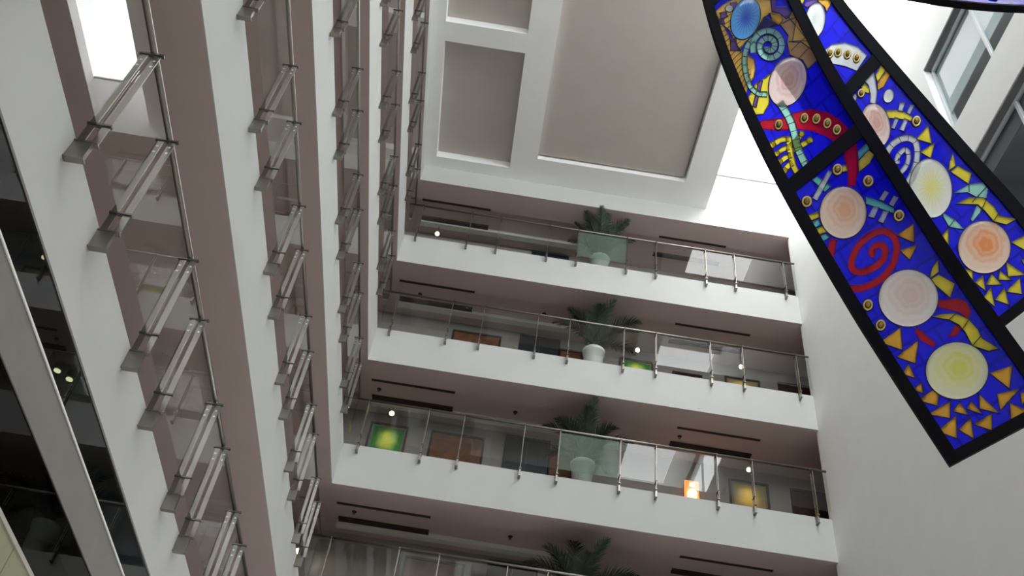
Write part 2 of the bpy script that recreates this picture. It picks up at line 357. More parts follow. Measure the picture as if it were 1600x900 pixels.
# ------------------------------------------------------------------ balustrades
# one post, two flat bars with a clamp and a foot; local frame: x along the rail, y out into the atrium (negative), z from fascia top
HR = 1.07
def post_meshes():
    # two flat bars clasp the glass, one on either side of it
    bm = new_bm()
    for y0, y1 in ((-.054, -.004), (-.150, -.100)): box(bm, (-.005, y0, -.03), (.005, y1, HR - .03))
    for yc in (-.029, -.125):
        for z in (HR - .10, HR - .17):
            for sx in (-1, 1):
                c = Vector((sx * .0056, yc, z)); vs = [bm.verts.new(c + Vector((0, .011 * math.cos(a * math.pi / 4), .011 * math.sin(a * math.pi / 4)))) for a in range(8)]
                f = bm.faces.new(vs); f.material_index = 1
    me1 = obj('post', bm, [M['steel'], M['bolt']])
    bm = new_bm(); box(bm, (-.018, -.122, -.185), (.018, -.002, -.03)); box(bm, (-.026, -.132, -.196), (.026, -.002, -.185)); box(bm, (-.024, -.152, -.03), (.026, -.002, -.018)); me2 = obj('foot', bm, M['steel'])
    bm = new_bm(); box(bm, (-.016, -.158, .165), (.016, .002, .18)); me3 = obj('clamp', bm, M['steel_d'])
    bm = new_bm(); box(bm, (-.014, -.168, HR - .03), (.014, .012, HR - .012)); box(bm, (-.01, -.087, HR - .012), (.01, -.067, HR + .005)); me4 = obj('saddle', bm, M['steel_d'])
    return me1, me2, me3, me4
PM = post_meshes()
for o in PM[1:]: o.parent = PM[0]
first = [True]
def railing(n, side):
    z = FT[n]
    where = {'left': 'left-hand', 'back': 'back'}[side]
    lab = {1: 'lowest visible', 2: 'second', 3: 'third', 4: 'fourth', 5: 'topmost'}[n]
    t = thing('glass_balustrade', 'steel and glass balustrade along the %s gallery, %s level%s' % (where, lab, '' if n in (1, 5) else ' from the bottom'), 'railing', (XL, D, z) if side == 'left' else (XL, D, z), 'atrium balustrades')
    if side == 'left':
        t.rotation_euler = (0, 0, math.radians(90)); L0, L1 = -(D - {1: 2.2, 2: 3.4, 3: 4.0, 4: 4.6, 5: 5.0}[n]), -.118    # local x = world y
        xs = [3.82 + 2.0 * k - D for k in range(-1, 7)] + [4.57 + 2.0 * k - D for k in range(-1, 6)]
        xs = sorted(x for x in xs if L0 < x < L1 - .02); sy = 1
    else:
        L0, L1 = .035, XR - XL - .01
        xs = sorted([.303 + 2.0 * k for k in range(5)] + [1.563 + 2.0 * k for k in range(5)]); xs = [x for x in xs if x < L1]; sy = 1
    bm = new_bm(); tube(bm, [(L0, -.077, HR + .028), (L1, -.077, HR + .028)], .025, 12); obj('handrail', bm, M['steel'], t)
    for x in xs:
        if first[0]: p = PM[0]; p.parent = t; p.location = (x, 0, 0); first[0] = False
        else: p = link_copy(PM[0], t, (x, 0, 0))
    ed = [L0] + xs + [L1]
    for a, b in zip(ed[:-1], ed[1:]):
        if b - a < .12: continue
        green = side == 'back' and n in (3, 5) and abs((a + b) / 2 + XL - 2.06) < .3
        bm = new_bm(); box(bm, (a + .012, -.083, .13), (b - .012, -.071, HR - .04)); g = obj('glass_panel', bm, M['railg' if green else 'rail'], t)
        if green: g['label'] = 'greenish hazy glass panel'
    return t
for n in (1, 2, 3, 4, 5): railing(n, 'left')
for n in (2, 3, 4, 5): railing(n, 'back')

# ------------------------------------------------------------------ ceiling slots, sprinklers, corridor spots
lv = {3: 'the third gallery soffit', 4: 'the fourth gallery soffit', 5: 'the topmost gallery soffit', 6: 'the roof level soffit', 2: 'second'}
for n in (3, 4, 5, 6):
    over = {3: 'above the lowest back balustrade', 4: 'above the third level back balustrade', 5: 'above the fourth level back balustrade', 6: 'above the topmost back balustrade'}[n]
    for x0, x1, y, w, lab in ((-2.76, -.90, D + .66, .025, 'thin dark slot vent, left end of the soffit step'), (4.10, 5.95, D + .66, .025, 'thin dark slot vent, right end of the soffit step'),
                              (-2.76, -.92, D + 1.37, .055, 'broad dark slot vent, left end beside the corridor wall'), (4.10, 5.95, D + 1.37, .055, 'broad dark slot vent, right end beside the corridor wall')):
        if n == 6 and 'right' in lab: x0, x1 = 3.7, 5.52
        t = thing('slot_vent', lab + ', ' + over, 'vent', ((x0 + x1) / 2, y, ZB[n] + (.001 if w < .04 else .10)), 'linear slot vents in the corridor soffits')
        h = (x1 - x0) / 2
        d0 = .012 if w < .04 else .05
        bm = new_bm(); box(bm, (-h, -w, -d0), (h, w, 0)); obj('grille', bm, M['slot'], t)
        bm = new_bm(); box(bm, (-h - .01, -w - .008, -d0 - .002), (h + .01, -w, 0)); box(bm, (-h - .01, w, -d0 - .002), (h + .01, w + .008, 0)); box(bm, (-h, -.005, -d0 - .004), (h, .005, -d0)); obj('trim', bm, M['wood_d'], t)
for px, py, n, lab in ((656, 461, 5, 'left of the two on the fourth level soffit'), (850, 492, 5, 'right of the two on the fourth level soffit'), (592, 610, 4, 'leftmost on the third level soffit'),
                       (805, 646, 4, 'middle one on the third level soffit'), (1062, 684, 4, 'rightmost on the third level soffit'), (553, 802, 3, 'left one above the lowest balustrade'),
                       (797, 841, 3, 'right one above the lowest balustrade')):
    p = on_z(px, py, ZB[n] + .06)
    zz = ZB[n] + .10
    t = thing('sprinkler', 'small dark ceiling sprinkler head, ' + lab, 'sprinkler', (p.x, p.y, zz), 'sprinkler heads')
    bm = new_bm(); lathe(bm, [(.045, -.012), (.05, -.004), (.05, 0)], seg=16); obj('escutcheon', bm, M['slot'], t)
    bm = new_bm(); lathe(bm, [(.03, -.06), (.03, -.055), (.010, -.05), (.010, -.012)], seg=12); obj('deflector', bm, M['steel_d'], t)
def spot(px, py, n, lab, aim=None, power=14):
    power *= .9
    p = on_y(px, py, D + 1.52); zc = ZB[n] + (0.0 if p.x < 1.6 and n >= 3 else .10)
    t = thing('spotlight', 'small round lit spotlight ' + lab, 'light', (p.x, p.y, zc), 'corridor spotlights')
    zl = p.z - zc
    bm = new_bm(); tube(bm, [(0, .02, 0), (0, .02, zl + .10)], .008, 8); obj('stem', bm, M['steel_d'], t)
    bm = new_bm(); tube(bm, [(0, -.012, zl + .012), (0, .05, zl + .10)], [.062, .04], 16); obj('housing', bm, M['frame_w'], t)
    bm = new_bm(); tube(bm, [(0, -.024, zl + .000), (0, -.014, zl + .010)], [.05, .055], 16); obj('lens', bm, M['lamp'], t)
    if aim:
        ld = bpy.data.lights.new('spot_beam', 'SPOT'); ld.energy = power; ld.color = (1, .82, .5); ld.spot_size = math.radians(58); ld.spot_blend = 1.0; ld.shadow_soft_size = .04
        lo = bpy.data.objects.new('spot_beam', ld); C.objects.link(lo); lo.parent = t; lo.location = (0, -.05, zl - .02)
        dv = Vector(aim) - (Vector((p.x, p.y, zc)) + lo.location); lo.rotation_euler = dv.to_track_quat('-Z', 'Y').to_euler()
YW = YB - .02
spot(683, 366, 6, 'in the corridor behind the left end of the topmost balustrade', (-2.3, YW, 20.1), 10)
spot(612, 647, 4, 'above the green painting', (-2.27, YW, 14.2), 9)
spot(996, 548, 5, 'above the yellow green painting', (3.40, YW, 17.5), 9)
spot(1158, 574, 5, 'above the wide gold painting on the fourth level', (6.05, YW, 17.4), 9)
spot(1170, 735, 4, 'above the gold painting on the third level', (6.0, YW, 14.2), 9)
spot(465, 862, 3, 'at the left end of the lowest back corridor', (-3.0, YW, 11.0), 8)

# ------------------------------------------------------------------ doors and pictures on the corridor wall
dn = [0]
def door(x0, x1, ztop, h, m, label, double=False, steel=False):
    dn[0] += 1
    d = bpy.data.objects.new('door_%d' % dn[0], None); C.objects.link(d); d.location = ((x0 + x1) / 2, YB, ztop - h); struct(d, label)
    w = (x1 - x0) / 2
    bm = new_bm(); box(bm, (-w - .05, -.06, 0), (-w, 0, h + .05)); box(bm, (w, -.06, 0), (w + .05, 0, h + .05)); box(bm, (-w, -.06, h), (w, 0, h + .05)); obj('door_frame', bm, M['lift'] if steel else M['wood_d'], d)
    if steel:
        for s in (-1, 0): bm = new_bm(); box(bm, (s * w + .002, -.03, 0), ((s + 1) * w - .002, -.001, h)); obj('leaf', bm, m, d)
    else:
        bm = new_bm(); box(bm, (-w, -.035, 0), (w, -.001, h)); box(bm, (-w + .12, -.042, h * .55), (w - .12, -.035, h - .12)); box(bm, (-w + .12, -.042, .15), (w - .12, -.035, h * .48)); obj('leaf', bm, m, d, .004)
        bm = new_bm(); tube(bm, [(w - .08, -.03, 1.0), (w - .08, -.09, 1.0), (w - .20, -.09, 1.0)], .012, 8); obj('handle', bm, M['steel'], d)
fl = {n: ZB[n] + .86 for n in ZB}
for n, nm in ((2, 'lowest'), (3, 'third'), (4, 'fourth'), (5, 'topmost')):
    z = fl[n] + 2.10
    door(-1.27, -.12, z, 2.09, M['wood'], 'brown wooden door on the %s back corridor' % nm)
    door(.43, 1.38, z + .2, 2.29, M['lift'], 'dark steel lift door on the %s back corridor' % nm, steel=True)
    door(7.06, 7.95, z - .05, 2.03, M['wood_d'], 'dark door at the right end of the %s back corridor' % nm)
for n, nm in ((3, 'third'), (4, 'fourth')):
    z = fl[n] + 2.02
    door(1.46, 1.98, z, 2.0, M['wood'], 'narrow brown panel door beside the lift on the %s level' % nm)
door(4.36, 5.02, fl[4] + 1.86, 1.85, M['wood_d'], 'low dark service hatch on the fourth back corridor')
def picture(x0, x1, ztop, h, m, label, fw=.05):
    t = thing('framed_painting', label, 'painting', ((x0 + x1) / 2, YB - .001, ztop - h), 'paintings on the corridor walls'); w = (x1 - x0) / 2
    bm = new_bm(); box(bm, (-w, -.05, 0), (-w + fw, 0, h)); box(bm, (w - fw, -.05, 0), (w, 0, h)); box(bm, (-w + fw, -.05, 0), (w - fw, 0, fw)); box(bm, (-w + fw, -.05, h - fw), (w - fw, 0, h)); obj('frame', bm, M['pframe'], t, .006)
    bm = new_bm(); box(bm, (-w + fw, -.018, fw), (w - fw, -.001, h - fw)); obj('mount', bm, M['mount'], t)
    bm = new_bm(); box(bm, (-w + fw + .05, -.024, fw + .05), (w - fw - .05, -.018, h - fw - .05)); obj('canvas', bm, m, t)
picture(-2.72, -1.84, 14.63, 1.05, M['pgreen'], 'framed green painting with a yellow glow on the third back corridor')
picture(5.58, 6.50, 14.60, 1.0, M['pyellow'], 'framed gold painting near the right end of the third back corridor')
picture(2.95, 3.83, 17.79, 1.0, M['pgreen'], 'framed yellow green painting on the fourth corridor right of the palm')
picture(5.65, 6.55, 17.72, 1.0, M['pyellow'], 'framed gold painting near the right end of the fourth back corridor')
t = thing('wall_lantern', 'glowing orange wall lantern on the third back corridor', 'lamp', (4.70, YB - .001, 13.55))
bm = new_bm(); box(bm, (-.17, -.02, 0), (.17, 0, .80)); obj('backplate', bm, M['wood_d'], t)
bm = new_bm(); box(bm, (-.165, -.10, .02), (.165, -.02, .78)); obj('shade', bm, M['sconce'], t, .02)
bm = new_bm(); tube(bm, [(0, -.11, .66), (0, -.10, .66)], .06, 20); obj('lamp_disc', bm, M['sconce_b'], t)
bm = new_bm(); lathe(bm, [(.10, 0), (.12, .12), (.09, .20), (.02, .24)], (.0, -.104, .30), 16); obj('lamp_glow', bm, M['sconce_b'], t)

# ------------------------------------------------------------------ potted palms
def palm(loc, label, seed, fr, hs=1.):
    rnd = random.Random(seed)
    t = thing('potted_palm', label, 'plant', loc, 'potted palms along the back galleries')
    bm = new_bm(); lathe(bm, [(.17, 0), (.185, .02), (.235, .74), (.26, .75), (.265, .84), (.245, .845), (.235, .80), (.0001, .80)], seg=36); obj('pot', bm, M['pot'], t)
    bm = new_bm(); lathe(bm, [(.232, .79), (.225, .812)], seg=28); obj('soil', bm, M['soil'], t)
    bm = new_bm()
    for k in range(5):
        a = k * 1.3 + rnd.random(); r = .05 + .04 * rnd.random()
        tube(bm, [(r * math.cos(a), r * math.sin(a), .79), (r * 1.3 * math.cos(a), r * 1.3 * math.sin(a), 1.05 + .15 * rnd.random())], [.022, .012], 7)
    obj('trunk', bm, M['stem'], t)
    for az, ln, el, droop in fr:
        az = math.radians(az); el = math.radians(el); bm = new_bm(); pts = []; p = Vector((.04 * math.cos(az), .04 * math.sin(az), .95)); N = 16
        for i in range(N + 1):
            pts.append(p.copy()); e = el - math.radians(droop) * (i / N) ** 1.6
            p += Vector((math.cos(az) * math.cos(e), math.sin(az) * math.cos(e), math.sin(e))) * (ln * hs / N)
        tube(bm, pts, [.011 - .009 * i / N for i in range(N + 1)], 5)
        for i in range(3, N * 2 + 1):
            q = i / 2; i0 = min(int(q), N - 1); c = pts[i0].lerp(pts[i0 + 1], q - i0); tg = (pts[i0 + 1] - pts[i0]).normalized()
            side = tg.cross(Vector((0, 0, 1))).normalized(); upv = side.cross(tg)
            f = q / N; L = (.40 * math.sin(math.pi * min(1, .18 + .80 * f)) ** .7 + .03) * hs
            for s in (-1, 1):
                d = (side * s * (.85 - .35 * f) + tg * (.45 + .5 * f) + upv * (.22 + .15 * rnd.uniform(-1, 1))).normalized()
                wd = .021; wv = tg * wd; tipd = Vector((0, 0, -.16 * L))
                a0, a1 = bm.verts.new(c - wv), bm.verts.new(c + wv); m0, m1 = bm.verts.new(c + d * L * .5 - wv * .9 + tipd * .15), bm.verts.new(c + d * L * .5 + wv * .9 + tipd * .15 + upv * .006)
                tp = bm.verts.new(c + d * L + tipd)
                bm.faces.new((a0, a1, m1, m0)); bm.faces.new((m0, m1, tp))
        obj('frond', bm, M['frond'], t)
std = [(10, 1.25, 72, 70), (60, 1.1, 80, 55), (110, 1.35, 82, 45), (165, 1.25, 68, 75), (205, 1.1, 62, 80), (250, 1.2, 74, 70), (300, 1.05, 66, 85), (345, 1.3, 58, 70), (90, 1.5, 86, 35), (270, 1.45, 84, 40), (135, 1.0, 50, 90), (30, 1.0, 48, 90)]
big_up = [(100, 1.75, 86, 18), (175, 1.3, 66, 80), (5, 1.45, 62, 62), (330, 1.3, 55, 80), (200, 1.2, 74, 60), (60, 1.25, 70, 60), (140, 1.55, 80, 35), (270, 1.1, 66, 85), (300, 1.3, 78, 50), (20, 1.2, 45, 70)]
palm((2.11, D + .50, fl[5]), 'bushy potted palm in a white pot on the topmost gallery', 3, [(k * 26, 1.25 + .25 * (k % 3) / 2, 66 + 9 * (k % 3), 58 - 16 * (k % 3)) for k in range(14)] + [(150, 1.62, 80, 20), (20, 1.6, 74, 24), (80, 1.5, 85, 10)])
palm((2.11, D + .50, fl[4]), 'potted palm in a white pot on the fourth gallery', 5, big_up)
palm((2.03, D + .50, fl[3]), 'potted palm in a white pot behind greenish glass on the third gallery', 8, [(a + 15, l * .97, e, d) for a, l, e, d in std])
palm((2.10, D + .50, fl[2]), 'green potted palm cut off by the bottom edge of the picture', 11, [(a + 5, l * 1.0, e - 4, d) for a, l, e, d in big_up])

# ------------------------------------------------------------------ stained glass ribbons
def catmull(P, v):
    n = len(P) - 1; v = max(0, min(n - 1e-6, v)); i = int(v); f = v - i
    a, b, c, d = P[max(i - 1, 0)], P[i], P[i + 1], P[min(i + 2, n)]
    return tuple(.5 * (2 * b[k] + (c[k] - a[k]) * f + (2 * a[k] - 5 * b[k] + 4 * c[k] - d[k]) * f * f + (3 * b[k] - a[k] - 3 * c[k] + d[k]) * f ** 3) for k in (0, 1))
def inside_poly(p, P):
    r = False; x, y = p; j = len(P) - 1
    for i in range(len(P)):
        if (P[i][1] > y) != (P[j][1] > y) and x < (P[j][0] - P[i][0]) * (y - P[i][1]) / (P[j][1] - P[i][1]) + P[i][0]: r = not r
        j = i
    return r
class Ribbon:
    """a curved hanging sheet; flat() turns drawing coordinates into points of the sheet"""
    def __init__(s, knots, depth): s.L = [k[0] for k in knots]; s.R = [k[1] for k in knots]; s.depth = depth; s.cut = []; s.pieces = []
    def at(s, u, v): a, b = catmull(s.L, v), catmull(s.R, v); return (a[0] + (b[0] - a[0]) * u, a[1] + (b[1] - a[1]) * u)
    def covered(s, q):
        for bb, P in s.cut:
            if all(bb[0] < p[0] < bb[1] and bb[2] < p[1] < bb[3] for p in q) and all(inside_poly(p, P) for p in q): return True
        return False
    def mark(s, P):
        P = [tuple(p) for p in P]; s.cut.append(((min(p[0] for p in P), max(p[0] for p in P), min(p[1] for p in P), max(p[1] for p in P)), P))
    def base(s, p): return CAM + ray(*p) * s.depth(*p)
    def flat(s, p, off=0.):
        P = s.base(p)
        if not off: return P
        n = (s.base((p[0] + 2, p[1])) - P).cross(s.base((p[0], p[1] + 2)) - P).normalized()
        if n.dot(CAM - P) < 0: n = -n
        return P + n * off
    def slab(s, bm, rows, f, b, mi=0, uvl=None, uvs=None, cut=False, back=True):
        R, K = len(rows), len(rows[0]); F = [[bm.verts.new(s.flat(p, f)) for p in r] for r in rows]; B = [[bm.verts.new(s.flat(p, b)) for p in r] for r in rows]
        def face(vs, uv=None):
            q = bm.faces.new(vs); q.material_index = mi
            if uvl and uv:
                for lp, t in zip(q.loops, uv): lp[uvl].uv = t
        for i in range(R - 1):
            for j in range(K - 1):
                if cut and s.covered([rows[i][j], rows[i][j + 1], rows[i + 1][j + 1], rows[i + 1][j]]): continue
                uv = [uvs[i][j], uvs[i][j + 1], uvs[i + 1][j + 1], uvs[i + 1][j]] if uvs else None
                face((F[i][j], F[i][j + 1], F[i + 1][j + 1], F[i + 1][j]), uv)
                if back: face((B[i][j], B[i + 1][j], B[i + 1][j + 1], B[i][j + 1]), [uv[0], uv[3], uv[2], uv[1]] if uv else None)
        for i in range(R - 1): face((F[i][0], F[i + 1][0], B[i + 1][0], B[i][0])); face((F[i][-1], B[i][-1], B[i + 1][-1], F[i + 1][-1]))
        for j in range(K - 1): face((F[0][j], B[0][j], B[0][j + 1], F[0][j + 1])); face((F[-1][j], F[-1][j + 1], B[-1][j + 1], B[-1][j]))
    def grid(s, u0, u1, v0, v1, nu, nv): return [[s.at(u0 + (u1 - u0) * j / nu, v0 + (v1 - v0) * i / nv) for j in range(nu + 1)] for i in range(nv + 1)]
    def body(s, root, u0, u1, v0, bars, vmax):
        nv = 6
        bm = new_bm(); uvl = bm.loops.layers.uv.new('uv')
        g = s.grid(u0 * .6, 1 - (1 - u1) * .6, v0 * .6, vmax, 84, int(vmax * 56)); uvs = [[(j / 84, i / 56 * .75) for j in range(85)] for i in range(len(g))]
        s.slab(bm, g, 0, -.010, 0, uvl, uvs, True, False); o = obj('blue_glass', bm, G['blue'], root); s.smooth(o)
        for a, b in ((0, u0), (u1, 1)):
            bm = new_bm(); s.slab(bm, s.grid(a, b, 0, vmax, 2, int(vmax * nv)), .03, -.05); o = obj('side_frame', bm, M['black'], root)
        for a, b in [(0, v0)] + bars + [(vmax - .12, vmax)]:
            bm = new_bm(); s.slab(bm, s.grid(u0, u1, a, b, 12, 2), .025, -.045); obj('cross_bar', bm, M['black'], root)
    def smooth(s, o):
        for f in o.data.polygons: f.use_smooth = True
    def poly(s, root, name, pts, m, lead=1.0, off=.012):
        pts = [Vector(p) for p in pts]; n = len(pts); area = sum(pts[i].x * pts[(i + 1) % n].y - pts[(i + 1) % n].x * pts[i].y for i in range(n))
        if area < 0: pts.reverse()
        dense = []
        for i in range(n):
            a, b = pts[i], pts[(i + 1) % n]; k = max(1, int((b - a).length / 14)); dense += [a.lerp(b, j / k) for j in range(k)]
        s.mark(dense)
        bm = new_bm(); F = [bm.verts.new(s.flat(p, off)) for p in dense]; B = [bm.verts.new(s.flat(p, .001)) for p in dense]
        k = len(F)
        for tri in tessellate_polygon([[Vector((p.x, p.y, 0)) for p in dense]]): bm.faces.new([F[i] for i in tri])
        for i in range(k): bm.faces.new((F[i], B[i], B[(i + 1) % k], F[(i + 1) % k]))
        if lead:
            mi = 1; O = []
            for i in range(k):
                p, a, b = dense[i], dense[i - 1], dense[(i + 1) % k]; d1 = (p - a).normalized(); d2 = (b - p).normalized()
                nn = Vector((d1.y + d2.y, -d1.x - d2.x)); ln = max(nn.length, .5); O.append(p + nn / ln * lead * min(2.0, 2 / ln))
            o1 = [bm.verts.new(s.flat(p, off * .9)) for p in O]; i1 = [bm.verts.new(s.flat(p, off + .002)) for p in dense]; o2 = [bm.verts.new(s.flat(p, .001)) for p in O]
            for i in range(k):
                j = (i + 1) % k
                bm.faces.new((o1[i], o1[j], i1[j], i1[i])).material_index = 1; bm.faces.new((o2[i], o2[j], o1[j], o1[i])).material_index = 1
        o = obj(name, bm, [m, M['lead']], root); s.pieces.append((o, len(s.cut))); return o
    def band(s, root, name, pts, w, m, lead=1.0, joints=0, off=.014, taper=0.):
        n = len(pts) - 1; K = n * 5; ps = [Vector(catmull(pts, i / 5)) for i in range(K)] + [Vector(pts[-1])]
        bm = new_bm(); rows = []; outer = []
        for i, p in enumerate(ps):
            t = (ps[min(i + 1, K)] - ps[max(i - 1, 0)]).normalized(); q = Vector((-t.y, t.x)); ww = w / 2 * (1 - taper * (1 - i / K))
            rows.append([p - q * ww, p, p + q * ww]); outer.append((p - q * (ww + lead), p + q * (ww + lead)))
        s.slab(bm, rows, off, .001, back=False)
        if m is not M['lead']: s.mark([r[0] for r in rows] + [r[2] for r in reversed(rows)])
        if lead:
            s.slab(bm, [[o[0], r[0]] for o, r in zip(outer, rows)], off + .002, .0008, 1); s.slab(bm, [[r[2], o[1]] for o, r in zip(outer, rows)], off + .002, .0008, 1)
        if joints:
            for i in range(joints, K, joints):
                t = (ps[min(i + 1, K)] - ps[i - 1]).normalized() * .45
                s.slab(bm, [[rows[i][0] - t, rows[i][2] - t], [rows[i][0] + t, rows[i][2] + t]], off + .002, off - .002, 1)
        return obj(name, bm, [m, M['lead']], root)
    def rondel(s, root, name, c, rx, ry, m, tilt=0., dome=.035, off=.014, lead=1.0):
        bm = new_bm(); uvl = bm.loops.layers.uv.new('uv'); seg = 40; fr = [0, .2, .4, .6, .75, .88, .96, 1.0]; ct, st = math.cos(math.radians(tilt)), math.sin(math.radians(tilt))
        def pt(f, a, e=0): x, y = (rx * f + e) * math.cos(a), (ry * f + e) * math.sin(a); return (c[0] + x * ct - y * st, c[1] + x * st + y * ct)
        A = [2 * math.pi * k / seg for k in range(seg)]; s.mark([pt(1, a) for a in A]); V = [[bm.verts.new(s.flat(pt(f, a), off + dome * (1 - f * f) ** .5 * (1 - .35 * math.exp(-(f * 4) ** 2)))) for a in A] for f in fr[1:]]
        V.append([bm.verts.new(s.flat(pt(1, a), .001)) for a in A]); c0 = bm.verts.new(s.flat(c, off + dome * .65)); ff = fr[1:] + [1]
        for k in range(seg):
            j = (k + 1) % seg; q = bm.faces.new((c0, V[0][k], V[0][j])); q.smooth = True
            for lp, u in zip(q.loops, ((0, 0), (ff[0] * math.cos(A[k]), ff[0] * math.sin(A[k])), (ff[0] * math.cos(A[j]), ff[0] * math.sin(A[j])))): lp[uvl].uv = u
            for i in range(len(V) - 1):
                q = bm.faces.new((V[i][k], V[i + 1][k], V[i + 1][j], V[i][j])); q.smooth = i < len(V) - 2
                for lp, (f, a) in zip(q.loops, ((ff[i], A[k]), (ff[i + 1], A[k]), (ff[i + 1], A[j]), (ff[i], A[j]))): lp[uvl].uv = (f * math.cos(a), f * math.sin(a))
        if lead:
            i1 = [bm.verts.new(s.flat(pt(1, a, -.2), off + .003)) for a in A]; o1 = [bm.verts.new(s.flat(pt(1, a, lead), off)) for a in A]; o2 = [bm.verts.new(s.flat(pt(1, a, lead), .001)) for a in A]
            for k in range(seg):
                j = (k + 1) % seg; bm.faces.new((i1[k], i1[j], o1[j], o1[k])).material_index = 1; bm.faces.new((o1[k], o1[j], o2[j], o2[k])).material_index = 1
        return obj(name, bm, [m, M['lead']], root)
    def open_overlaps(s):
        # where a piece lies over an older one the older glass is left out, as in real leaded work
        def px(P): d = P - CAM; k = d.dot(CF); return (800 + FPX * d.dot(CR) / k, 450 - FPX * d.dot(CU) / k)
        for o, n0 in s.pieces:
            mw = [px(v.co) for v in o.data.vertices]; x0, x1, y0, y1 = min(p[0] for p in mw), max(p[0] for p in mw), min(p[1] for p in mw), max(p[1] for p in mw)
            later = [c for c in s.cut[n0:] if c[0][0] < x1 and c[0][1] > x0 and c[0][2] < y1 and c[0][3] > y0]
            if not later: continue
            bm = bmesh.new(); bm.from_mesh(o.data)
            for _ in range(7):
                ed = [e for e in bm.edges if e.calc_length() > .016 and any(f.material_index == 0 for f in e.link_faces)]
                if not ed: break
                bmesh.ops.subdivide_edges(bm, edges=ed, cuts=1); bmesh.ops.triangulate(bm, faces=[f for f in bm.faces if len(f.verts) > 3])
            kill = []
            for f in bm.faces:
                q = [px(v.co) for v in f.verts]
                for bb, P in later:
                    if all(bb[0] < p[0] < bb[1] and bb[2] < p[1] < bb[3] and inside_poly(p, P) for p in q): kill.append(f); break
            bmesh.ops.delete(bm, geom=kill, context='FACES'); bm.to_mesh(o.data); bm.free()
    def ring(s, root, c, rx, ry, tilt=20):
        bm = new_bm(); seg = 20; prof = [(1.12, .008, 1), (1.0, .016, 1), (.98, .022, 0), (.82, .034, 0), (.62, .022, 1), (.55, .022, 1), (.48, .036, 2), (.15, .05, 2)]; ct, st = math.cos(math.radians(tilt)), math.sin(math.radians(tilt))
        V = []
        for f, o, _ in prof:
            V.append([bm.verts.new(s.flat((c[0] + rx * f * math.cos(a) * ct - ry * f * math.sin(a) * st, c[1] + rx * f * math.cos(a) * st + ry * f * math.sin(a) * ct), o)) for a in [2 * math.pi * k / seg for k in range(seg)]])
        for i in range(len(V) - 1):
            for k in range(seg): q = bm.faces.new((V[i][k], V[i][(k + 1) % seg], V[i + 1][(k + 1) % seg], V[i + 1][k])); q.material_index = prof[i][2]; q.smooth = True
        bm.faces.new(V[-1]).material_index = 2
        return obj('brass_ring', bm, [M['brass'], M['lead'], M['brass_d']], root)
def sd(px, py): return ((1484 - px) * .49 + (729 - py) * .872) / 850, ((px - 1484) * .872 - (729 - py) * .49 * -1 * -1) / 180 if False else ((px - 1484) * .872 + (729 - py) * -.49) / 180 * 1.0
def depth_front(px, py): s, t = sd(px, py); return 9.0 + 1.8 * s + 1.5 * s * s + t * (-.15 + .5 * s)
def depth_back(px, py): s, t = sd(px, py); return 10.0 + 1.9 * s + 1.5 * s * s + t * (-.10 + .35 * s)
def cc(ox, oy, k): return lambda pts: [(ox + x / k, oy + y / k) for x, y in pts]
c1, c2, c3, c4 = cc(1080, 0, 5), cc(1180, 150, 5), cc(1220, 300, 5), cc(1280, 400, 5)
c5, c7, c8 = cc(1300, 560, 5.293), cc(1330, 130, 5.293), cc(1380, 260, 3.6)

